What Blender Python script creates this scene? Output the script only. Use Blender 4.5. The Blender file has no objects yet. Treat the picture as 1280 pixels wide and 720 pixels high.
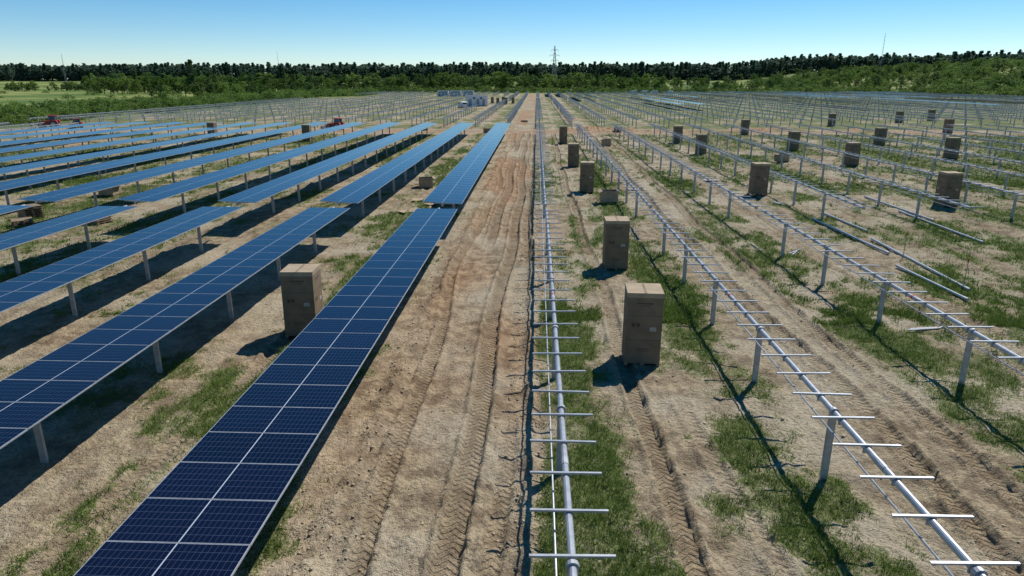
import bpy, math, random
import numpy as np
from mathutils import Matrix, Vector
random.seed(7); rng=np.random.default_rng(11)
sc=bpy.context.scene
COL=sc.collection
# ------------------------------------------------------------------ noise
def _h(xi,yi,s):
    h=(xi*374761393+yi*668265263+s*1442695041)&0xffffffff
    h=((h^(h>>13))*1274126177)&0xffffffff
    h=((h^(h>>16))*2246822519)&0xffffffff
    h=h^(h>>15)
    return (h&0xffff)/65535.0
def vn(x,y,s=0):
    x=np.asarray(x,float);y=np.asarray(y,float)
    xi=np.floor(x).astype(np.int64);yi=np.floor(y).astype(np.int64)
    fx=x-xi;fy=y-yi
    fx=fx*fx*(3-2*fx);fy=fy*fy*(3-2*fy)
    a=_h(xi,yi,s);b=_h(xi+1,yi,s);c=_h(xi,yi+1,s);d=_h(xi+1,yi+1,s)
    return (a*(1-fx)+b*fx)*(1-fy)+(c*(1-fx)+d*fx)*fy
def fbm(x,y,s=0,o=4):
    t=0;a=.5;n=0
    for i in range(o):
        t=t+a*vn(x*2**i+i*17.3,y*2**i-i*9.1,s+i);n+=a;a*=.55
    return t/n
def ss(t):
    t=np.clip(t,0,1);return t*t*(3-2*t)
# ------------------------------------------------------------------ terrain
TR=[(-3.45,.30,.34,.8),(-2.5,.22,.5,1),(-1.35,.2,.5,1),(-.72,.25,.36,.7),(2.75,.2,.42,.9),(4.75,.4,.34,.45),(-7.3,.25,.42,.7),(-9.0,.25,.42,.6),
    (8.75,.3,.42,.9),(10.45,.3,.42,.8),(-14.1,.3,.42,.8),(-15.8,.3,.42,.6),(14.9,.4,.42,.9),(16.6,.4,.42,.7),(-20.2,.4,.5,.8),(-21.9,.4,.5,.8),
    (20.9,.5,.5,.9),(22.5,.5,.5,.9),(27,.5,.5,.9),(28.7,.5,.5,.7),(-26.4,.5,.5,.7),(33,.5,.5,.7),(35.5,.5,.5,.8),(39,.5,.5,.8),(45,.5,.5,.8)]
def tracks(x,y):
    best=np.full(x.shape,9.0);inten=np.zeros(x.shape);berm=np.zeros(x.shape)
    for i,(x0,a,w,s) in enumerate(TR):
        c=x0+a*np.sin(y/(7+i%5*2.3)+i*1.7)+.5*a*np.sin(y/2.9+i)
        u=x-c
        pres=ss((fbm(y*.06+i*3.1,y*0+i*7.7,50+i,2)-.2)*6)*s
        k=np.abs(u)<np.abs(best)
        best=np.where(k,u,best)
        ii=ss((w*.5+.05-np.abs(u))/.07)*pres
        inten=np.where(ii>inten,ii,inten)
        berm+=np.exp(-((np.abs(u)-w*.5-.1)/.08)**2)*pres
    lim=((y<118)&(y>-30)).astype(float)
    return best,inten*lim,berm*lim
def infield(x,y):
    return ss((x+101.5)/3)*ss((223-x)/5)*ss((470-y)/12)
bx=[-110,-60,-30,-22,-16,-13.5,-12,-10.2,-9.6,-8.2,-6.6,-5.6,-4.6,-4.1,-.5,-.1,.3,1.0,1.9,2.3,3.2,3.8,5.0,5.8,7.0,8.3,9.6,10.9,11.8,13,14.2,16,17.5,20,26,40,70,120,230]
bb=[.3,.2,.18,.14,.08,.12,-.1,.0,.24,.26,.25,-.1,-.4,-1.4,-1.4,-.6,.5,.65,.65,.4,-.25,.05,.3,.2,-.1,-.25,-.2,.25,.42,.35,.1,.05,.4,.26,.34,.4,.42,.44,.45]
def gmask(x,y,tr=None):
    b=np.interp(x+ .5*(vn(y*.25,x*.1,90)-.5),bx,bb)
    near=ss((38-y)/16)
    cen=((x>-.2)&(x<2.6))
    b=np.where(cen,b*near+(.0)*(1-near),b)
    left=(x<-6)&(x>-11)
    b=np.where(left,b+.14*ss((20-y)/10),b)
    n=fbm(x*.33,y*.17,3,4);n2=fbm(x*1.6,y*1.1,8,3)
    m=(n*.6+n2*.4-.5)*3.6+b*1.2+.29
    m=np.where((y>116)&(y<130),m-.6,m)
    m=np.where((y>130),m+.1,m)
    if tr is not None: m=m-.6*tr
    m=np.clip(m,0,1)
    f=infield(x,y)
    return m*f+(1-f)
def big(x,y):
    z=ss((x-226)/130)*18*ss((y-20)/160)+ss((x-360)/300)*5
    z=z+ss((y-620)/330)*9+ss((y-620)/330)*ss((x-60)/350)*1
    z=z-ss((y-560)/300)*ss((x-226)/130)*9
    z=z+(1-infield(x,y))*(fbm(x*.012,y*.012,31,3)-.5)*3
    return z
def hfun(x,y,full=False):
    u,t,b=tracks(x,y)
    n1=fbm(x*.12,y*.09,21,3)-.5
    n2=fbm(x*1.3,y*1.0,22,3)-.5
    n3=fbm(x*5.5,y*5.0,25,3)-.5
    z=n1*.28+n2*.15+n3*.10
    z=z-.12*t*(1+n2)+.10*b*(1+2.5*n3)
    z=z+.13*np.exp(-((x+.12+.2*n2)/.16)**2)*(y<115)*(.5+1.6*vn(y*1.5,x*0+2,40))*.8
    z=z+.12*np.exp(-((x+4.05+.3*n1)/.25)**2)*(y<115)*(.4+2*n3+vn(y*1.1,x*0,41))
    mz=np.exp(-((y-123-1.5*n1*4)/2.3)**2)*ss((vn(x*.16,y*.02,44)-.35)*3)*(x>2)*(x<75)
    z=z+mz*(.55+n2*1.4)
    z=z+big(x,y)
    if full: return z,u,t,b,mz,n1,n2
    return z
def H1(x,y): return float(hfun(np.array([float(x)]),np.array([float(y)]))[0])
# ------------------------------------------------------------------ material helpers
def newmat(name):
    m=bpy.data.materials.new(name);m.use_nodes=True
    nt=m.node_tree;return m,nt,nt.nodes,nt.links,nt.nodes['Principled BSDF']
def mth(ns,ls,op,a,b=None,c=None,clamp=False):
    n=ns.new('ShaderNodeMath');n.operation=op;n.use_clamp=clamp
    for i,v in enumerate((a,b,c)):
        if v is None: continue
        if isinstance(v,(int,float)): n.inputs[i].default_value=v
        else: ls.new(v,n.inputs[i])
    return n.outputs[0]
def mix(ns,ls,f,a,b,blend='MIX'):
    n=ns.new('ShaderNodeMix');n.data_type='RGBA';n.blend_type=blend
    if isinstance(f,(int,float)): n.inputs[0].default_value=f
    else: ls.new(f,n.inputs[0])
    for i,v in ((6,a),(7,b)):
        if isinstance(v,tuple): n.inputs[i].default_value=(*v,1) if len(v)==3 else v
        else: ls.new(v,n.inputs[i])
    return n.outputs[2]
def noise(ns,ls,vec,scale,detail=4,rough=.55):
    n=ns.new('ShaderNodeTexNoise');n.inputs['Scale'].default_value=scale
    n.inputs['Detail'].default_value=detail;n.inputs['Roughness'].default_value=rough
    if vec is not None: ls.new(vec,n.inputs['Vector'])
    return n.outputs['Fac']
def rmp(ns,ls,v,lo,hi,a=0.,b=1.):
    n=ns.new('ShaderNodeMapRange');n.interpolation_type='SMOOTHSTEP'
    ls.new(v,n.inputs[0]);n.inputs[1].default_value=lo;n.inputs[2].default_value=hi
    n.inputs[3].default_value=a;n.inputs[4].default_value=b
    return n.outputs[0]
def simple(name,col,rough=.6,metal=0.,var=.15,vs=3.,bump=0.,bs=40.):
    m,nt,ns,ls,p=newmat(name)
    tc=ns.new('ShaderNodeTexCoord').outputs['Object']
    f=noise(ns,ls,tc,vs,3)
    d=tuple(c*(1-var) for c in col);u=tuple(min(1,c*(1+var)) for c in col)
    ls.new(mix(ns,ls,rmp(ns,ls,f,.3,.7),d,u),p.inputs['Base Color'])
    p.inputs['Roughness'].default_value=rough;p.inputs['Metallic'].default_value=metal
    if bump:
        b=ns.new('ShaderNodeBump');b.inputs['Distance'].default_value=bump
        ls.new(noise(ns,ls,tc,bs,3),b.inputs['Height']);ls.new(b.outputs[0],p.inputs['Normal'])
    return m
def ground_mat():
    m,nt,ns,ls,p=newmat('site_soil')
    g=ns.new('ShaderNodeNewGeometry').outputs['Position']
    at=ns.new('ShaderNodeAttribute');at.attribute_name='gm'
    sep=ns.new('ShaderNodeSeparateColor');ls.new(at.outputs['Color'],sep.inputs[0])
    R,G,B=sep.outputs[0],sep.outputs[1],sep.outputs[2];A=at.outputs['Alpha']
    tu=ns.new('ShaderNodeAttribute');tu.attribute_name='tu'
    n1=noise(ns,ls,g,.25,3);n2=noise(ns,ls,g,1.7,4,.65);n3=noise(ns,ls,g,9,3,.7);n4=noise(ns,ls,g,38,2,.7)
    sand=mix(ns,ls,rmp(ns,ls,n2,.35,.66),(.185,.135,.083),(.45,.355,.225))
    sand=mix(ns,ls,rmp(ns,ls,n1,.42,.62,0,.75),sand,(.50,.43,.31))
    sand=mix(ns,ls,rmp(ns,ls,n3,.42,.72,0,.65),sand,(.16,.118,.072))
    sand=mix(ns,ls,rmp(ns,ls,n4,.5,.75,0,.5),sand,(.58,.49,.35))
    sand=mix(ns,ls,G,sand,mix(ns,ls,rmp(ns,ls,n2,.35,.65),(.22,.115,.056),(.46,.295,.165)))
    sand=mix(ns,ls,mth(ns,ls,'MULTIPLY',B,.4),sand,(.20,.145,.088))
    gg=mix(ns,ls,rmp(ns,ls,n3,.35,.65),(.05,.085,.018),(.125,.17,.04))
    gg=mix(ns,ls,rmp(ns,ls,n1,.4,.65,0,.45),gg,(.17,.175,.065))
    mk=mth(ns,ls,'ADD',R,mth(ns,ls,'MULTIPLY',mth(ns,ls,'SUBTRACT',n3,.5),1.7))
    mk=mth(ns,ls,'ADD',mk,mth(ns,ls,'MULTIPLY',mth(ns,ls,'SUBTRACT',n2,.5),.9))
    mk=rmp(ns,ls,mk,.32,.8,0,.85)
    col=mix(ns,ls,mk,sand,gg)
    mead=mix(ns,ls,rmp(ns,ls,noise(ns,ls,g,.02,3),.4,.6),(.085,.14,.03),(.24,.26,.08))
    mead=mix(ns,ls,rmp(ns,ls,n1,.45,.7,0,.35),mead,(.11,.16,.035))
    col=mix(ns,ls,A,col,mead)
    ls.new(col,p.inputs['Base Color'])
    p.inputs['Roughness'].default_value=.95;p.inputs['Specular IOR Level'].default_value=.15
    sx=ns.new('ShaderNodeSeparateXYZ');ls.new(g,sx.inputs[0])
    au=mth(ns,ls,'ABSOLUTE',tu.outputs['Fac'])
    ph=mth(ns,ls,'ADD',mth(ns,ls,'MULTIPLY',sx.outputs[1],33.),mth(ns,ls,'MULTIPLY',au,30.))
    lug=rmp(ns,ls,mth(ns,ls,'SINE',ph),-.5,.5,0,1)
    lug=mth(ns,ls,'MULTIPLY',lug,B)
    h=mth(ns,ls,'MULTIPLY',lug,.05)
    h=mth(ns,ls,'ADD',h,mth(ns,ls,'MULTIPLY',n3,.12))
    h=mth(ns,ls,'ADD',h,mth(ns,ls,'MULTIPLY',n4,.035))
    b=ns.new('ShaderNodeBump');b.inputs['Distance'].default_value=1.0;b.inputs['Strength'].default_value=1.0
    ls.new(h,b.inputs['Height']);ls.new(b.outputs[0],p.inputs['Normal'])
    return m
def steel_mat(name,c=.6,metal=.55,rough=.36):
    return simple(name,(c,c*1.02,c*1.05),rough,metal,.12,6)
def cell_mat():
    m,nt,ns,ls,p=newmat('pv_cells')
    uv=ns.new('ShaderNodeUVMap').outputs[0]
    s=ns.new('ShaderNodeSeparateXYZ');ls.new(uv,s.inputs[0])
    def line(v,k,w):
        f=mth(ns,ls,'FRACT',mth(ns,ls,'MULTIPLY',v,k))
        d=mth(ns,ls,'ABSOLUTE',mth(ns,ls,'SUBTRACT',f,.5))
        return mth(ns,ls,'GREATER_THAN',d,.5-w)
    l1=line(s.outputs[0],24,.035);l2=line(s.outputs[1],6,.025)
    g=mth(ns,ls,'MULTIPLY',mth(ns,ls,'MAXIMUM',l1,l2),.9)
    cen=mth(ns,ls,'LESS_THAN',mth(ns,ls,'ABSOLUTE',mth(ns,ls,'SUBTRACT',s.outputs[0],.5)),.005)
    oi=ns.new('ShaderNodeNewGeometry').outputs['Random Per Island']
    cell=mix(ns,ls,oi,(.002,.003,.010),(.0045,.006,.021))
    c=mix(ns,ls,g,cell,(.055,.065,.105))
    c=mix(ns,ls,cen,c,(.42,.45,.5))
    ls.new(c,p.inputs['Base Color'])
    p.inputs['Roughness'].default_value=.12
    p.inputs['IOR'].default_value=1.38
    return m
def leaf_mat(name,a,b,tr=.3,ns_=.6):
    m,nt,ns,ls,p=newmat(name)
    oi=ns.new('ShaderNodeObjectInfo').outputs['Random']
    g=ns.new('ShaderNodeNewGeometry')
    f=noise(ns,ls,g.outputs['Position'],ns_,2)
    f=mth(ns,ls,'ADD',mth(ns,ls,'MULTIPLY',f,.9),mth(ns,ls,'MULTIPLY',mth(ns,ls,'SUBTRACT',oi,.5),.7))
    f=mth(ns,ls,'ADD',f,mth(ns,ls,'MULTIPLY',mth(ns,ls,'SUBTRACT',g.outputs['Random Per Island'],.5),.4))
    col=mix(ns,ls,rmp(ns,ls,f,.1,.85),a,b)
    ls.new(col,p.inputs['Base Color']);p.inputs['Roughness'].default_value=.7
    p.inputs['Specular IOR Level'].default_value=.25
    if tr>0:
        t=ns.new('ShaderNodeBsdfTranslucent');ls.new(col,t.inputs[0])
        mx=ns.new('ShaderNodeMixShader');mx.inputs[0].default_value=tr
        ls.new(p.outputs[0],mx.inputs[1]);ls.new(t.outputs[0],mx.inputs[2])
        ls.new(mx.outputs[0],ns['Material Output'].inputs[0])
    return m
M_ground=ground_mat()
M_steel=steel_mat('galvanised_steel',.43,.45,.36)
M_post=steel_mat('galvanised_post',.38,.3,.5)
M_alu=steel_mat('aluminium_frame',.5,.4,.4)
M_cell=cell_mat()
M_back=simple('panel_backsheet',(.3,.31,.33),.5)
M_dark=simple('dark_rubber',(.03,.03,.032),.7)
M_red=simple('red_paint',(.55,.035,.02),.45)
M_card=simple('cardboard',(.215,.15,.088),.85,0,.14,2.2,.004,25)
M_card2=simple('cardboard_light',(.36,.27,.17),.85,0,.12,3)
M_ink=simple('printed_ink',(.10,.07,.045),.8)
M_label=simple('paper_label',(.45,.42,.37),.7)
M_wood=simple('pallet_wood',(.32,.23,.14),.85,0,.25,8)
M_white=simple('white_paint',(.72,.73,.74),.5,0,.06,1)
M_grey=simple('grey_paint',(.3,.31,.32),.5)
M_glass=simple('vehicle_glass',(.03,.04,.05),.1)
M_bark=simple('bark',(.12,.09,.065),.9,0,.3,4)
M_wire=simple('stake_wood',(.4,.3,.2),.8)
# ------------------------------------------------------------------ mesh builder
class MB:
    def __init__(s): s.v=[];s.f=[];s.m=[];s.uvf={};s.T=None
    def _a(s,pts):
        b=len(s.v)
        for p in pts:
            if s.T is not None: p=s.T@Vector(p)
            s.v.append(tuple(p))
        return b
    def box(s,c,d,mat=0,R=None,top=1.0):
        x,y,z=d[0]/2,d[1]/2,d[2]/2
        P=[(-x,-y,-z),(x,-y,-z),(x,y,-z),(-x,y,-z),(-x*top,-y*top,z),(x*top,-y*top,z),(x*top,y*top,z),(-x*top,y*top,z)]
        if R is not None: P=[R@Vector(p) for p in P]
        b=s._a([(p[0]+c[0],p[1]+c[1],p[2]+c[2]) for p in P])
        for q in ((0,3,2,1),(4,5,6,7),(0,1,5,4),(1,2,6,5),(2,3,7,6),(3,0,4,7)):
            s.f.append(tuple(b+i for i in q));s.m.append(mat)
    def cyl(s,p0,p1,r0,r1,n=8,mat=0,cap=True):
        p0=Vector(p0);p1=Vector(p1);d=(p1-p0).normalized()
        a=d.orthogonal().normalized();c=d.cross(a)
        P=[]
        for p,r in ((p0,r0),(p1,r1)):
            for i in range(n):
                t=2*math.pi*i/n;P.append(p+(a*math.cos(t)+c*math.sin(t))*r)
        b=s._a(P)
        for i in range(n):
            j=(i+1)%n;s.f.append((b+i,b+j,b+n+j,b+n+i));s.m.append(mat)
        if cap:
            s.f.append(tuple(b+n-1-i for i in range(n)));s.m.append(mat)
            s.f.append(tuple(b+n+i for i in range(n)));s.m.append(mat)
    def quad(s,P,mat,uv=False):
        b=s._a(P)
        if uv: s.uvf[len(s.f)]=1
        s.f.append((b,b+1,b+2,b+3));s.m.append(mat)
    def prism(s,prof,x0,x1,mat):
        n=len(prof);b=s._a([(x0,y,z) for y,z in prof]+[(x1,y,z) for y,z in prof])
        for i in range(n):
            j=(i+1)%n;s.f.append((b+i,b+j,b+n+j,b+n+i));s.m.append(mat)
        s.f.append(tuple(b+n-1-i for i in range(n)));s.m.append(mat)
        s.f.append(tuple(b+n+i for i in range(n)));s.m.append(mat)
    def mesh(s,name,mats,bevel=0):
        me=bpy.data.meshes.new(name);me.from_pydata(s.v,[],s.f)
        for m in mats: me.materials.append(m)
        me.polygons.foreach_set('material_index',s.m)
        if s.uvf:
            uv=me.uv_layers.new(name='UVMap')
            for fi in s.uvf:
                l=me.polygons[fi].loop_start
                for k,c in enumerate(((0,0),(1,0),(1,1),(0,1))): uv.data[l+k].uv=c
        me.update();return me
def obj(name,me,loc=(0,0,0),rot=(0,0,0),sc_=(1,1,1),parent=None):
    o=bpy.data.objects.new(name,me);o.location=loc;o.rotation_euler=rot;o.scale=sc_
    if parent is not None:o.parent=parent
    COL.objects.link(o);return o
def npmesh(name,V,F,mats,mi=None):
    me=bpy.data.meshes.new(name);k=F.shape[1]
    me.vertices.add(len(V));me.vertices.foreach_set('co',V.astype(np.float32).ravel())
    me.loops.add(F.size);me.loops.foreach_set('vertex_index',F.astype(np.int32).ravel())
    me.polygons.add(len(F));me.polygons.foreach_set('loop_start',np.arange(0,F.size,k,dtype=np.int32))
    try: me.polygons.foreach_set('loop_total',np.full(len(F),k,dtype=np.int32))
    except Exception: pass
    for m in mats: me.materials.append(m)
    if mi is not None: me.polygons.foreach_set('material_index',mi.astype(np.int32))
    me.update(calc_edges=True);return me
# ------------------------------------------------------------------ ground sheet
xs=list(np.arange(-11,13.01,.055))
s=.055;a=xs[-1]
while a<2600: s*=1.042;a+=s;xs.append(a)
s=.055;a=xs[0];L=[]
while a>-2600: s*=1.042;a-=s;L.append(a)
xs=np.array(L[::-1]+xs)
ys=list(np.arange(-40,5,1.0));a=5.0
while a<3200: a+=max(.05,.0088*a) if a<600 else .02*a;ys.append(a)
ys=np.array(ys)
X,Y=np.meshgrid(xs,ys);X=X.ravel();Y=Y.ravel()
Z,U,T,Bm,MZ,n1,n2=hfun(X,Y,True)
V=np.stack([X,Y,Z],1)
nx,ny=len(xs),len(ys)
i=np.arange(ny-1)[:,None]*nx+np.arange(nx-1)[None,:];i=i.ravel()
F=np.stack([i,i+1,i+1+nx,i+nx],1)
me=npmesh('ground',V,F,[M_ground])
gmv=gmask(X,Y,T)
red=ss((fbm(X*.3,Y*.06,61,3)-.5)*5+.3)*ss((X+5)/1)*ss((1-X)/1.2)*ss((Y-9)/14)*.75
red=np.maximum(red,MZ*1.0)
red=np.maximum(red,.6*np.exp(-((Y-122)/6)**2)*ss((X+60)/20)*ss((90-X)/20))
red=np.maximum(red,ss((fbm(X*.12,Y*.05,66,3)-.55)*5)*.3)
col=np.stack([gmv,np.clip(red,0,1),T,1-infield(X,Y)],1).astype(np.float32)
ca=me.attributes.new('gm','FLOAT_COLOR','POINT');ca.data.foreach_set('color',col.ravel())
ta=me.attributes.new('tu','FLOAT','POINT');ta.data.foreach_set('value',U.astype(np.float32))
me.polygons.foreach_set('use_smooth',np.ones(len(F),dtype=bool))
obj('ground',me)
# ------------------------------------------------------------------ tracker rows
ZT=1.66
PH=13.8;PS=5.15
def row_mesh(name,y0,y1,panel,tilt=0.,seed=0,lastmod=0,missing=0.):
    r=random.Random(seed)
    mb=MB()
    Tm=Matrix.Translation((0,0,ZT))@Matrix.Rotation(math.radians(tilt),4,'Y')@Matrix.Translation((0,0,-ZT))
    k=math.ceil((y0+.6-PH)/PS)
    while PH+k*PS<y1-.4:
        y=PH+k*PS
        mb.box((0,y,.62),(.15,.006,2.0),1)
        mb.box((-.075,y+.033,.62),(.006,.07,2.0),1);mb.box((.075,y+.033,.62),(.006,.07,2.0),1)
        mb.box((0,y,ZT-.10),(.2,.035,.16),0)
        mb.cyl((0,y-.045,ZT),(0,y+.045,ZT),.105,.105,12,1)
        k+=1
    mb.cyl((0,y0,ZT),(0,y1,ZT),.066,.066,12,0)
    yy=y0+3
    while yy<y1:
        mb.cyl((0,yy-.14,ZT),(0,yy+.14,ZT),.074,.074,12,1)
        if r.random()<.3: mb.cyl((0,yy+.3,ZT),(0,yy+.38,ZT),.0745,.0745,10,3)
        yy+=10.3
    if not panel: mb.cyl((-.24,y0,ZT-.2),(-.24,y1,ZT-.2),.018,.018,6,0)
    mb.T=Tm
    n=int((y1-y0)/1.15)
    for j in range(n+1):
        y=y0+.08+j*1.15
        if not panel and r.random()<missing: continue
        ln=1.32
        R=Matrix.Rotation(math.radians(r.uniform(-2.2,2.2)),3,'Z') if not panel else None
        zr=ZT+.066+.022
        mb.box((r.uniform(-.03,.03),y,zr+.014),(ln,.05,.004),0,R)
        mb.box((0,y-.024,zr-.004),(ln,.004,.034),0,R);mb.box((0,y+.024,zr-.004),(ln,.004,.034),0,R)
        mb.box((0,y,ZT-.01),(.155,.03,.15),1)
    if panel:
        zt=ZT+.066+.04+.035
        for j in range(n):
            yc=y0+.08+(j+.5)*1.15;dz=r.uniform(-.003,.003)
            w,l=2.278,1.136
            mb.box((0,yc,zt-.0175+dz),(w,l,.035),4)
            a,b=w/2-.014,l/2-.011;z=zt+.002+dz
            mb.quad([(-a,yc-b,z),(a,yc-b,z),(a,yc+b,z),(-a,yc+b,z)],5,True)
            mb.box((0,yc,zt-.037+dz),(w-.1,l-.1,.003),6)
            mb.box((.0,yc+.1,zt-.05+dz),(.3,.1,.02),7)
    return mb.mesh(name,[M_steel,M_post,M_dark,M_red,M_alu,M_cell,M_back,M_dark])
SEG=[(-12,38.3),(39.2,117),(130,208),(209.2,287),(296,374),(375.5,452)]
bare=[[row_mesh('bare%d_%d'%(i,v),a,b,False,[0,1.5][v] if i else 0,i*5+v,0,.012+.1*v*(i>0)) for v in range(2)] for i,(a,b) in enumerate(SEG)]
pan=[[row_mesh('pan%d_%d'%(i,v),a,b,True,t,i*7+v) for v,t in enumerate((([0.3,-.4] if i==0 else [2.0,3.0]) if i<2 else [-2,3]))] for i,(a,b) in enumerate(SEG)]
rr=random.Random(5)
for k in range(-16,37):
    x=.58+6.05*k
    for i,(a,b) in enumerate(SEG):
        if i==0 and (k<-7 or k>6 or k in (3,4)): continue
        isp=False
        if i<=1: isp=(-12<=k<=-1)
        elif i==2: isp=(k>=12 and rr.random()<.12)
        else: isp=(k>=1 and rr.random()<(.4 if i==3 else .5))
        if i>=2 and k in (-3,-4) and i in (3,4): continue
        if i>=4 and k<-4 and rr.random()<.25: continue
        v=0 if (i==0) else rr.randint(0,1)
        me=(pan if isp else bare)[i][v]
        obj('solar_panel_row' if isp else 'solar_tracker_frame',me,(x+rr.uniform(-.04,.04),0,rr.uniform(-.03,.03)+(.04 if i==1 and isp else 0)))
# ------------------------------------------------------------------ cartons
def carton(seed):
    r=random.Random(seed);mb=MB();W=1.1;Hh=2.28
    for xx in (-.5,0,.5): mb.box((xx,0,.05),(.1,1.1,.09),3)
    for j in range(6): mb.box((0,-.5+j*.2,.107),(1.12,.13,.02),3)
    z0=.12
    mb.box((0,0,z0+Hh/2),(W,W,Hh),0)
    mb.box((0,0,z0+Hh-.07),(W+.016,W+.016,.15),1)
    mb.box((0,0,z0+Hh+.008),(.07,W+.02,.003),0)
    mb.box((0,0,z0+.10),(W+.010,W+.010,.2),0)
    for zz in (.75,1.55): mb.box((0,0,z0+zz),(W+.006,W+.006,.012),2)
    for sgn,ax in ((-1,1),(1,1),(-1,0),(1,0)):
        def pl(u,z,w,h,m,o=.003):
            if ax==1: mb.box((u,sgn*(W/2+o),z0+z),(w,.004,h),m)
            else: mb.box((sgn*(W/2+o),u,z0+z),(.004,w,h),m)
        pl(.0,1.95,.5,.05,2);pl(.0,1.87,.34,.025,2)
        pl(-.33,1.25,.1,.12,2);pl(-.18,1.25,.1,.12,2)
        pl(.28,1.12,.2,.13,4)
        pl(.0,.45,.4,.03,2);pl(.0,.38,.3,.02,2)
    return mb.mesh('carton',[M_card,M_card2,M_ink,M_wood,M_label])
cm=[carton(i) for i in range(3)]
def put_carton(x,y,rz=0,sz=1):
    o=obj('cardboard_carton',cm[int(abs(x*7))%3],(x,y,H1(x,y)+.0),(rr.uniform(-.012,.012),rr.uniform(-.012,.012),rz+rr.uniform(-.05,.05)),(1,1,sz))
for x,y in [(3.42,20.6),(3.86,32.1),(4.1,55.4),(3.9,72.5),(3.8,98.6),(17.3,53.8),(29.35,49.6),(32.6,89.5),(33.5,74.6),(20.1,85.5),(20.2,100.5),(47.2,97.5),(47.2,80.5),
            (34.6,117.5),(63.6,91.5),(69.4,120.5),(-8.2,22.7),(-33.4,100.5),(-50.6,107.5),(-11.5,262),(-14.5,264),(-9,268),(-13,275),(-17,271),(82,98),(76,150),(58,140),(88,160)]:
    put_carton(x,y,.03 if x<0 else 0,1)
def low_carton():
    mb=MB()
    for xx in (-.5,0,.5): mb.box((xx,0,.05),(.1,1.1,.09),1)
    for j in range(6): mb.box((0,-.5+j*.2,.107),(1.12,.13,.02),1)
    for s_ in (-1,1):
        mb.box((s_*.56,0,.52),(.02,1.14,.8),0);mb.box((0,s_*.56,.50),(1.1,.02,.76),0)
        mb.box((s_*.69,0,.86),(.26,1.1,.012),0,Matrix.Rotation(s_*.5,3,'Y'))
    mb.box((0,0,.4),(1.05,1.05,.5),2)
    return mb.mesh('open_carton',[M_card2,M_wood,M_dark])
lc=low_carton()
for x,y,r_ in [(5.35,50,.1),(-9.3,57.5,.2),(-33.2,52,0),(27,77,.2),(9.6,96,.1)]:
    obj('open_carton',lc,(x,y,H1(x,y)),(0,0,r_))
def pallet_stack(n):
    mb=MB();r=random.Random(n)
    for q in range(n):
        z=q*.145;R=Matrix.Rotation(r.uniform(-.08,.08),3,'Z')
        for xx in (-.5,0,.5): mb.box((xx,0,z+.05),(.1,1.1,.09),0,R)
        for j in range(6): mb.box((0,-.5+j*.2,z+.107),(1.12,.14,.02),0,R)
    return mb.mesh('pallets',[M_wood])
ps=[pallet_stack(3),pallet_stack(6)]
for x,y,q in [(-31.8,40.6,0),(-33,43,1),(-27.6,41.5,0),(-8.3,118.9,1),(14,121,1),(24,119,0),(-20,124,1),(8,127,0),(-2.6,150,0)]:
    obj('pallet_stack',ps[q],(x,y,H1(x,y)),(0,0,rr.uniform(0,1.5)))
for x,y,w,l in [(-8.7,46.5,1.7,1.0),(-7.6,49.4,1.1,.8),(-8.9,51,.8,1.1),(4.9,84,1.2,.9),(-3.4,119,1.6,1),(15.7,62,1.3,.9)]:
    mb=MB();mb.box((-w/4,0,.02),(w/2,l,.008),0,Matrix.Rotation(.05,3,'Y'));mb.box((w/4,0,.03),(w/2,l,.008),0,Matrix.Rotation(-.12,3,'Y'))
    obj('cardboard_sheet',mb.mesh('sheet',[M_card2]),(x,y,H1(x,y)+.04),(0,0,rr.uniform(0,3)))
for x0,y0,x1,y1 in [(18.6,28.6,18.9,38.2),(18.2,34.8,18.0,44.5),(19.6,40.3,19.5,46.5),(24.6,37.5,24.9,47.2),(25.5,44.0,25.2,53.0),(17.7,27.2,17.4,32.4)]:
    mb=MB();ln=math.hypot(x1-x0,y1-y0);mb.cyl((0,0,0),(0,ln,0),.066,.066,12,0);mb.cyl((0,.01,0),(0,.3,0),.072,.072,12,1)
    za,zb=H1(x0,y0)+.10,H1(x1,y1)+.10
    obj('steel_tube',mb.mesh('tube',[M_steel,M_post]),(x0,y0,za),(math.atan2(zb-za,ln),0,-math.atan2(x1-x0,y1-y0)))
for x in (18.73,24.78):
    k=-1
    while PH+k*PS<38:
        y=PH+k*PS;k+=1
        if y<26: continue
        mb=MB();mb.cyl((0,0,-.2),(0,0,1.3),.02,.018,6,0);mb.box((0,0,1.2),(.045,.045,.14),1)
        obj('survey_stake',mb.mesh('stake',[M_wire,M_red]),(x,y,H1(x,y)))
for i_ in range(16):
    x=rr.choice([13.9,17.6,-9.6,7.9,26.6,4.9])+rr.uniform(-.4,.4);y=rr.uniform(14,100)
    mb=MB()
    for q in range(rr.randint(2,5)): mb.box((rr.uniform(-.1,.1),q*.09,.03),(1.32,.05,.04),0,Matrix.Rotation(rr.uniform(-.2,.2),3,'Z'))
    if abs(x)>8: obj('loose_rails',mb.mesh('rails',[M_steel]),(x,y,H1(x,y)+.02),(0,0,rr.uniform(0,3)))
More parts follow.
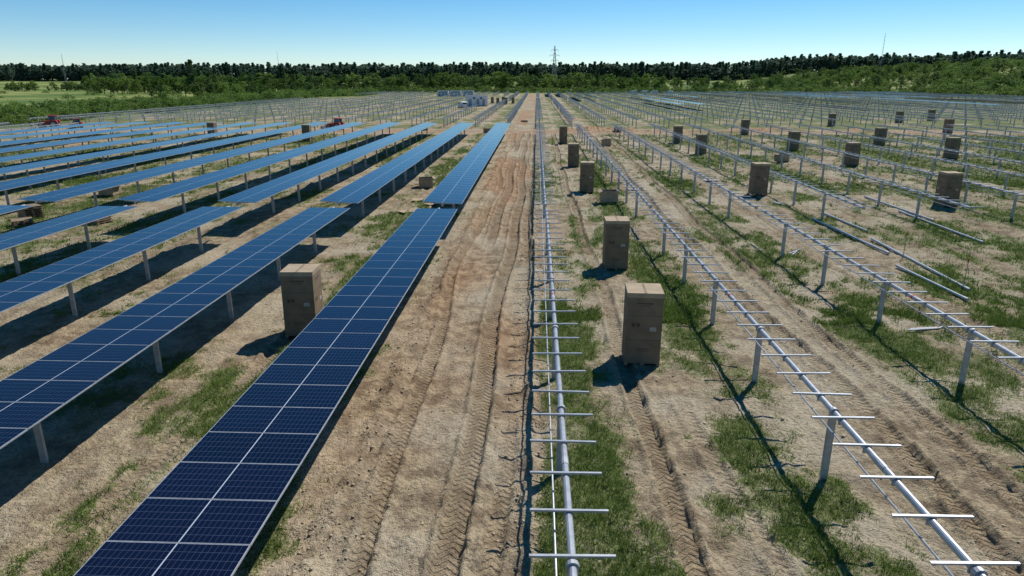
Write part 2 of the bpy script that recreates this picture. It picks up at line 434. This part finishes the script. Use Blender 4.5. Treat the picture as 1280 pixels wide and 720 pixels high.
# ------------------------------------------------------------------ clods
n=9000
cx=np.where(rng.random(n)<.35,rng.normal(-.1,.3,n),np.where(rng.random(n)<.4,rng.normal(-4.1,.5,n),rng.uniform(-13,16,n)))
cy=6+ (rng.random(n)**1.6)*55
cz=hfun(cx,cy);sz=.01+.045*rng.random(n)**4
oct_=np.array([(1,0,0),(-1,0,0),(0,1,0),(0,-1,0),(0,0,1),(0,0,-1)],float)
V=oct_[None]*sz[:,None,None]*rng.uniform(.6,1.3,(n,6,1))*np.array([1,1,.7])
ang=rng.random(n)*6.3;c,s_=np.cos(ang)[:,None],np.sin(ang)[:,None]
vx=V[:,:,0]*c-V[:,:,1]*s_;vy=V[:,:,0]*s_+V[:,:,1]*c
V=np.stack([vx+cx[:,None],vy+cy[:,None],V[:,:,2]+cz[:,None]+sz[:,None]*.25],2).reshape(-1,3)
f=np.array([(0,2,4),(2,1,4),(1,3,4),(3,0,4),(2,0,5),(1,2,5),(3,1,5),(0,3,5)])
F=(np.arange(n)[:,None,None]*6+f[None]).reshape(-1,3)
M_clod=simple('soil_clod',(.42,.33,.22),.95,0,.35,.8)
obj('soil_clods',npmesh('clods',V,F,[M_clod]))
# ------------------------------------------------------------------ grass
def grass(N_,y0,y1,nb,hh,wd,thr):
    y=y0+(y1-y0)*rng.random(N_)**1.25
    x=(rng.random(N_)-.5)*2*(y*.82+4)+.035*y*(-1)
    x=np.clip(x,-70,90)
    u,t,b=tracks(x,y);m=gmask(x,y,t)
    fine=fbm(x*4,y*4,71,2)
    keep=(m+(fine-.5)*1.3>thr)&(rng.random(N_)<m*1.2+.02)
    x=x[keep];y=y[keep];m=m[keep]*(.55+.9*fine[keep])
    z=hfun(x,y);n=len(x)
    X=np.repeat(x,nb)+rng.normal(0,hh*.45,n*nb);Yq=np.repeat(y,nb)+rng.normal(0,hh*.45,n*nb);Z=np.repeat(z,nb)-.01
    h=hh*(.35+rng.random(n*nb)**1.5)*np.repeat(.4+1.0*m,nb);w=wd*(.6+.8*rng.random(n*nb))
    a=rng.random(n*nb)*6.283;lx=rng.normal(0,.55,n*nb)*h;ly=rng.normal(0,.55,n*nb)*h
    p0=np.stack([X-np.cos(a)*w,Yq-np.sin(a)*w,Z],1);p1=np.stack([X+np.cos(a)*w,Yq+np.sin(a)*w,Z],1)
    p2=np.stack([X+lx,Yq+ly,Z+h],1)
    return np.stack([p0,p1,p2],1).reshape(-1,3)
Vs=[grass(130000,5.5,26,5,.12,.008,.40),grass(120000,24,62,4,.14,.018,.40),grass(70000,58,120,4,.17,.035,.36)]
V=np.concatenate(Vs);F=np.arange(len(V)).reshape(-1,3)
print('grass tris',len(F))
M_grass=leaf_mat('grass_blades',(.065,.115,.016),(.19,.26,.05),.25,.9)
obj('grass',npmesh('grass',V,F,[M_grass]))
# ------------------------------------------------------------------ foliage
def leafcloud(C,R,per,size):
    n=len(C)*per
    c=np.repeat(C,per,0);r=np.repeat(R,per)
    d=rng.normal(size=(n,3));d/=np.linalg.norm(d,axis=1)[:,None]
    p=c+d*(r*rng.random(n)**.45)[:,None]*np.array([1,1,.8])
    a=rng.normal(size=(n,3));a/=np.linalg.norm(a,axis=1)[:,None]
    b=np.cross(a,rng.normal(size=(n,3)));b/=np.linalg.norm(b,axis=1)[:,None]
    s1=(size*(.6+.8*rng.random(n)))[:,None]
    V=np.stack([p-a*s1,p-b*s1*.6,p+a*s1,p+b*s1*.6],1).reshape(-1,3)
    return V,np.arange(n*4).reshape(-1,4)
def tree_mesh(name,Hh,kind,nc,per,leaf,mat):
    C=[];R=[]
    mb=MB();segs=[]
    if kind=='dec':
        lob=[(rng.normal(0,.15)*Hh,rng.normal(0,.15)*Hh,Hh*rng.uniform(.2,.8),Hh*rng.uniform(.13,.22)) for _ in range(9)]+[(0,0,Hh*.85,Hh*.13)]
        for j in range(nc):
            l=lob[j%len(lob)];d=rng.normal(size=3);d/=np.linalg.norm(d)
            q=np.array(l[:3])+d*l[3]*rng.uniform(.45,1.05);q[2]=max(q[2],.05*Hh);C.append(q);R.append(Hh*rng.uniform(.06,.1))
        segs.append(((0,0,-.5),(0,0,Hh*.7),Hh*.022,Hh*.006))
        for l in lob: segs.append(((0,0,Hh*rng.uniform(.15,.4)),l[:3],Hh*.009,Hh*.003))
    elif kind=='con':
        for j in range(nc):
            t=rng.random()**.9;z=Hh*(.06+.94*t);rad=Hh*.2*(1-t)**.75*(.75+.25*math.sin(j*2.4));a=rng.random()*6.28
            q=rng.uniform(.3,1);C.append(np.array([math.cos(a)*rad*q,math.sin(a)*rad*q,z-rad*q*.25]));R.append(Hh*.035+rad*.25)
        segs.append(((0,0,-.5),(0,0,Hh*.95),Hh*.014,Hh*.003))
        for q in range(6):
            a=q*1.1;z=Hh*(.2+.1*q);segs.append(((0,0,z),(math.cos(a)*Hh*.1,math.sin(a)*Hh*.1,z),Hh*.004,Hh*.002))
    elif kind=='pop':
        for j in range(nc):
            t=rng.random();z=Hh*(.12+.88*t);rad=Hh*.15*math.sin(math.pi*min(1,(t*.8+.2)))**.7;a=rng.random()*6.28;q=rng.random()**.5
            C.append(np.array([math.cos(a)*rad*q,math.sin(a)*rad*q,z]));R.append(Hh*.05)
        segs.append(((0,0,-.5),(0,0,Hh*.9),Hh*.018,Hh*.004))
        for q in range(6):
            a=q*1.7;z=Hh*(.2+.1*q);segs.append(((0,0,z),(math.cos(a)*Hh*.09,math.sin(a)*Hh*.09,z+Hh*.12),Hh*.005,Hh*.002))
    else:
        for j in range(nc):
            a=rng.random()*6.28;q=rng.random()**.6;x=math.cos(a)*q*Hh*.75;y=math.sin(a)*q*Hh*.75
            zt=Hh*(1-.6*q*q)*rng.uniform(.55,1.0);C.append(np.array([x,y,zt*rng.uniform(.35,.95)]));R.append(Hh*rng.uniform(.1,.2))
        for q in range(7):
            a=q*.9;segs.append(((0,0,-.2),(math.cos(a)*Hh*.4,math.sin(a)*Hh*.4,Hh*.6),Hh*.015,Hh*.005))
    V,F=leafcloud(np.array(C),np.array(R),per,leaf)
    for p0,p1,r0,r1 in segs: mb.cyl(p0,p1,r0,r1,6,0,False)
    V2=np.array(mb.v);F2=np.array(mb.f)+len(V)
    mi=np.concatenate([np.zeros(len(F)),np.ones(len(F2))])
    return npmesh(name,np.concatenate([V,V2]),np.concatenate([F,F2]),[mat,M_bark],mi)
ML1=leaf_mat('leaf_bright',(.065,.13,.018),(.19,.28,.055),.4)
ML2=leaf_mat('leaf_dark',(.045,.095,.022),(.12,.19,.045),.35)
ML3=leaf_mat('leaf_far_hazed',(.06,.11,.075),(.11,.165,.10),.4)  # distance haze painted into the leaf colour as a bluish green
dec=[tree_mesh('dec%d'%i,12,'dec',60,30,.3,ML1) for i in range(4)]
decd=[tree_mesh('decd%d'%i,12,'dec',56,28,.32,ML2) for i in range(3)]
con=[tree_mesh('con%d'%i,14,'con',60,22,.3,ML2) for i in range(3)]
bush=[tree_mesh('bush%d'%i,4,'bush',34,30,.15,ML1) for i in range(5)]
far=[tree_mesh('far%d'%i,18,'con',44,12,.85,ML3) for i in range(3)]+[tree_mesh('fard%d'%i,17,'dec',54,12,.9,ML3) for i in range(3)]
def empty(name):
    e=bpy.data.objects.new(name,None);COL.objects.link(e);return e
def scatter(parent,cname,meshes,P,smin,smax,fl=1):
    P=np.array(P);Zq=hfun(P[:,0],P[:,1])
    for (x,y),z in zip(P,Zq):
        q=rr.uniform(smin,smax)
        obj(cname,rr.choice(meshes),(x,y,z-.1),(0,0,rr.uniform(0,6.28)),(q*rr.uniform(.85,1.2)*fl,q*rr.uniform(.85,1.2)*fl,q),parent)
P=[]
for r_ in range(4):
    x=-1000
    while x<1000:
        P.append((x+rr.uniform(-3,3),860+r_*16+40*math.sin(x*.006)+25*math.sin(x*.021)+rr.uniform(-6,6)));x+=rr.uniform(4.5,8)
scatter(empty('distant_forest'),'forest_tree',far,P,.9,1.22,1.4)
P=[];x=-300
while x<90:
    for r_ in range(3):
        if vn(np.array(x*.02),np.array(r_*3.),5)>.15: P.append((x+rr.uniform(-4,4),505+r_*22+rr.uniform(-9,9)-max(0,-x-120)*.25))
    x+=rr.uniform(4,7)
scatter(empty('tree_belt'),'belt_tree',dec+dec+decd+con[:1],P,.75,1.2,1.2)
P=[(x+rr.uniform(-3,3),482+rr.uniform(-6,10)) for x in np.arange(-112,225,2.6)]
scatter(empty('shrub_belt'),'shrub',bush,P,.8,1.6,1.25)
P=[]
for q in range(120):
    x=rr.uniform(90,330);P.append((x,rr.uniform(540,740)))
scatter(empty('copse'),'copse_tree',dec+decd,P,.5,.95,1.15)
P=[]
y=70
while y<500:
    for r_ in range(4):
        if rr.random()<.85: P.append((-105-r_*5.5+rr.uniform(-2.5,2.5),y+rr.uniform(-2,2)))
    y+=3.8
scatter(empty('hedge_thicket'),'hedge_shrub',bush,P,.55,1.25,1.25)
P=[(-rr.uniform(128,160),rr.uniform(110,500)) for _ in range(90)]+[(-rr.uniform(175,420),rr.uniform(300,480)) for _ in range(30)]
scatter(empty('meadow_shrubs'),'meadow_shrub',bush,P,.4,1.1,1.2)
P=[(-rr.uniform(115,180),rr.uniform(300,470)) for _ in range(40)]+[(-360+rr.uniform(-90,90),560+rr.uniform(-12,12)) for _ in range(50)]
scatter(empty('meadow_trees'),'meadow_tree',dec+decd,P,.35,.75,1.2)
for x,y,q,m in [(-152,172,1.1,dec[0]),(-148,180,1.0,dec[1]),(-158,186,1.15,dec[2]),(-168,205,1.0,dec[3]),(-128,150,.5,dec[3]),(-133,250,.6,dec[2])]:
    obj('deciduous_tree',m,(x,y,H1(x,y)),(0,0,x),(q,q,q))
pop=tree_mesh('poplar',17,'pop',70,40,.3,ML2)
obj('poplar_tree',pop,(-166,338,H1(-166,338)),(0,0,1))
obj('poplar_tree',pop,(-160,343,H1(-160,343)-3),(0,0,2),(.8,.8,.85))
P=[]
for q in range(1350):
    x=226+ (rr.random()**1.2)*190;y=rr.uniform(130,780)
    if vn(np.array(x*.02),np.array(y*.012),77)<.3 and rr.random()<.8: continue
    P.append((x,y))
scatter(empty('hillside_scrub'),'hillside_shrub',bush,P,.8,2.1,1.3)
P=[(rr.uniform(240,450),rr.uniform(200,880)) for _ in range(380)]
scatter(empty('hillside_trees'),'hillside_tree',dec+dec+decd,P,.4,.85,1.25)
# ------------------------------------------------------------------ pylons
def pylon(Hh,arms=True):
    mb=MB();b=Hh*.085;tw=.035*Hh*.35
    def w(z): return b*(1-z/Hh)**1.0*.9+tw*.6
    zs=[Hh*(1-(1-i/11)**1.15) for i in range(12)]
    for sx,sy in ((1,1),(1,-1),(-1,1),(-1,-1)):
        for i in range(11): mb.cyl((sx*w(zs[i]),sy*w(zs[i]),zs[i]),(sx*w(zs[i+1]),sy*w(zs[i+1]),zs[i+1]),.2,.17,4,0,False)
    for i in range(11):
        a,c=w(zs[i]),w(zs[i+1])
        for A,B in (((-1,-1),(1,-1)),((1,-1),(1,1)),((1,1),(-1,1)),((-1,1),(-1,-1))):
            mb.cyl((A[0]*a,A[1]*a,zs[i]),(B[0]*c,B[1]*c,zs[i+1]),.1,.1,4,0,False)
            mb.cyl((B[0]*a,B[1]*a,zs[i]),(A[0]*c,A[1]*c,zs[i+1]),.1,.1,4,0,False)
    if arms:
        for z,l in ((.66,.12),(.78,.16),(.9,.11)):
            for s_ in (-1,1):
                mb.cyl((0,-.3,Hh*z),(s_*l*Hh,0,Hh*z),.18,.12,4,0);mb.cyl((0,0,Hh*(z+.035)),(s_*l*Hh,0,Hh*z),.14,.1,4,0)
                mb.cyl((s_*l*Hh,0,Hh*z),(s_*l*Hh,0,Hh*z-2),.1,.1,4,0)
    return mb.mesh('pylon',[M_grey])
pm=pylon(40)
obj('electricity_pylon',pm,(17,700,H1(17,700)-1),(0,0,.2),(.8,.8,1))
pm2=pylon(46,False)
for x,y,s_ in [(-560,830,.7),(-310,850,.75),(395,840,.95)]:
    obj('radio_mast',pm2,(x,y,H1(x,y)),(0,0,.3),(.22,.22,s_))
# ------------------------------------------------------------------ containers
def container(L,W,Hh):
    mb=MB();mb.box((0,0,.15),(L-.1,W-.1,.3),1);mb.box((0,0,.3+Hh/2),(L,W,Hh),0)
    mb.box((0,0,.3+Hh+.06),(L+.2,W+.2,.12),1)
    for i in range(int(L/.45)):
        mb.box((-L/2+.25+i*.45,-W/2-.015,.3+Hh/2),(.12,.03,Hh-.2),0);mb.box((-L/2+.25+i*.45,W/2+.015,.3+Hh/2),(.12,.03,Hh-.2),0)
    for q in (-.3,.05,.32):
        mb.box((L*q,-W/2-.03,.3+1.1),(.95,.05,2.1),1)
        mb.box((L*q+.35,-W/2-.07,.3+1.1),(.04,.05,.2),2)
    for q in (-.12,.2): mb.box((L*q,-W/2-.035,.3+Hh*.75),(.8,.05,.5),2)
    return mb.mesh('container',[M_white,M_grey,M_dark])
c1=container(7.4,3,3.2);c2=container(6.2,2.6,2.7)
obj('transformer_cabin',c1,(-20.6,242,0),(0,0,.12))
for x,y in [(-52,392),(-45,392),(-38,393)]: obj('site_container',c2,(x,y,0),(0,0,.03))
# ------------------------------------------------------------------ vehicles
def wheel(mb,x,y,r,w,rim):
    mb.cyl((x-w/2,y,r),(x+w/2,y,r),r,r,20,0);mb.cyl((x-w/2-.02,y,r),(x+w/2+.02,y,r),r*.55,r*.55,14,rim)
def tractor(c):
    mb=MB()
    for sx in (-1,1):
        wheel(mb,sx*.85,-.9,.82,.45,2);wheel(mb,sx*.78,1.35,.55,.32,2)
        mb.prism([(-1.8,1.1),(-1.6,1.62),(-.4,1.75),(-.05,1.3),(-.2,1.15),(-.5,1.6),(-1.4,1.5)],sx*.85-.25,sx*.85+.25,1)
    mb.prism([(0,.75),(0,1.55),(1.7,1.42),(2.05,1.1),(2.05,.7)],-.42,.42,1)
    mb.box((0,-.3,.75),(.7,3.0,.45),3)
    mb.box((0,-.75,1.95),(1.35,1.35,1.1),4,None,.88);mb.box((0,-.75,2.56),(1.45,1.5,.12),1)
    for sx in (-1,1):
        for y in (-1.4,-.1): mb.cyl((sx*.66,y,1.4),(sx*.6,y*.9-.05,2.52),.05,.05,6,3)
    mb.cyl((.3,1.0,1.4),(.3,1.0,2.3),.05,.05,8,3)
    for sx in (-1,1): mb.box((sx*.25,2.06,1.0),(.2,.03,.14),2)
    for sx in (-1,1): mb.cyl((sx*.45,.2,1.5),(sx*.45,2.9,.7),.08,.07,6,1)
    mb.box((0,3.1,.5),(1.7,.5,.6),3)
    return mb.mesh('tractor',[M_dark,c,M_label,M_grey,M_glass])
tr1=tractor(M_red)
for x,y,r_,q in [(-91,128,1.9,.9),(-86.6,129,.9,.7),(-36.2,125,1.3,.8)]: obj('tractor',tr1,(x,y,H1(x,y)),(0,0,r_),(q,q,q))
def van(c):
    mb=MB()
    mb.prism([(-2.4,.35),(-2.45,1.9),(-2.2,2.1),(.9,2.1),(1.7,1.25),(2.4,1.05),(2.5,.4)],-.92,.92,1)
    mb.prism([(.95,1.98),(1.62,1.3),(1.55,1.27),(.7,1.27),(.7,1.98)],-.935,.935,2)
    for y in (-1.5,1.55):
        for sx in (-1,1): wheel(mb,sx*.82,y,.34,.22,3)
    mb.box((0,2.5,.5),(1.6,.1,.18),0);mb.box((0,-2.46,1.6),(1.4,.03,.5),2)
    for sx in (-1,1): mb.box((sx*.7,2.42,.85),(.3,.12,.16),3);mb.box((sx*.8,-2.46,1.0),(.14,.04,.4),4)
    return mb.mesh('van',[M_dark,c,M_glass,M_label,M_red])
vw=van(M_white)
for x,y,r_ in [(62,462,1.5),(69,464,1.4),(76,463,1.6),(86,465,1.3),(-24,228,.4)]: obj('parked_van',vw,(x,y,H1(x,y)),(0,0,r_))
# ------------------------------------------------------------------ camera / light
cam=bpy.data.cameras.new('camera');cam.lens=24;cam.sensor_width=36;cam.clip_end=8000;cam.clip_start=.1
co=bpy.data.objects.new('camera',cam);COL.objects.link(co);co.location=(0,0,8.65)
p=math.radians(16.95);yw=math.radians(2.0)
d=Vector((-math.sin(yw)*math.cos(p),math.cos(yw)*math.cos(p),-math.sin(p)))
co.rotation_euler=d.to_track_quat('-Z','Y').to_euler();sc.camera=co
sd=Vector((.47,.70,1.0)).normalized()
el=math.asin(sd.z);az=math.atan2(sd.x,sd.y)
sl=bpy.data.lights.new('sun','SUN');sl.energy=5.0;sl.angle=math.radians(.5);sl.color=(1,.97,.91)
so=bpy.data.objects.new('sun',sl);COL.objects.link(so);so.rotation_euler=sd.to_track_quat('Z','Y').to_euler()
w=bpy.data.worlds.new('World');sc.world=w;w.use_nodes=True
ns=w.node_tree.nodes;ls=w.node_tree.links
sk=ns.new('ShaderNodeTexSky');sk.sky_type='NISHITA';sk.sun_disc=False;sk.sun_elevation=el;sk.sun_rotation=az
sk.air_density=.75;sk.dust_density=0.0;sk.ozone_density=3.5
hs=ns.new('ShaderNodeHueSaturation');hs.inputs['Saturation'].default_value=1.35;hs.inputs['Hue'].default_value=.495
bg=ns['Background'];bg.inputs[1].default_value=.11;ls.new(sk.outputs[0],hs.inputs['Color']);ls.new(hs.outputs[0],bg.inputs[0])
sc.view_settings.view_transform='Standard';sc.view_settings.look='None';sc.view_settings.exposure=0
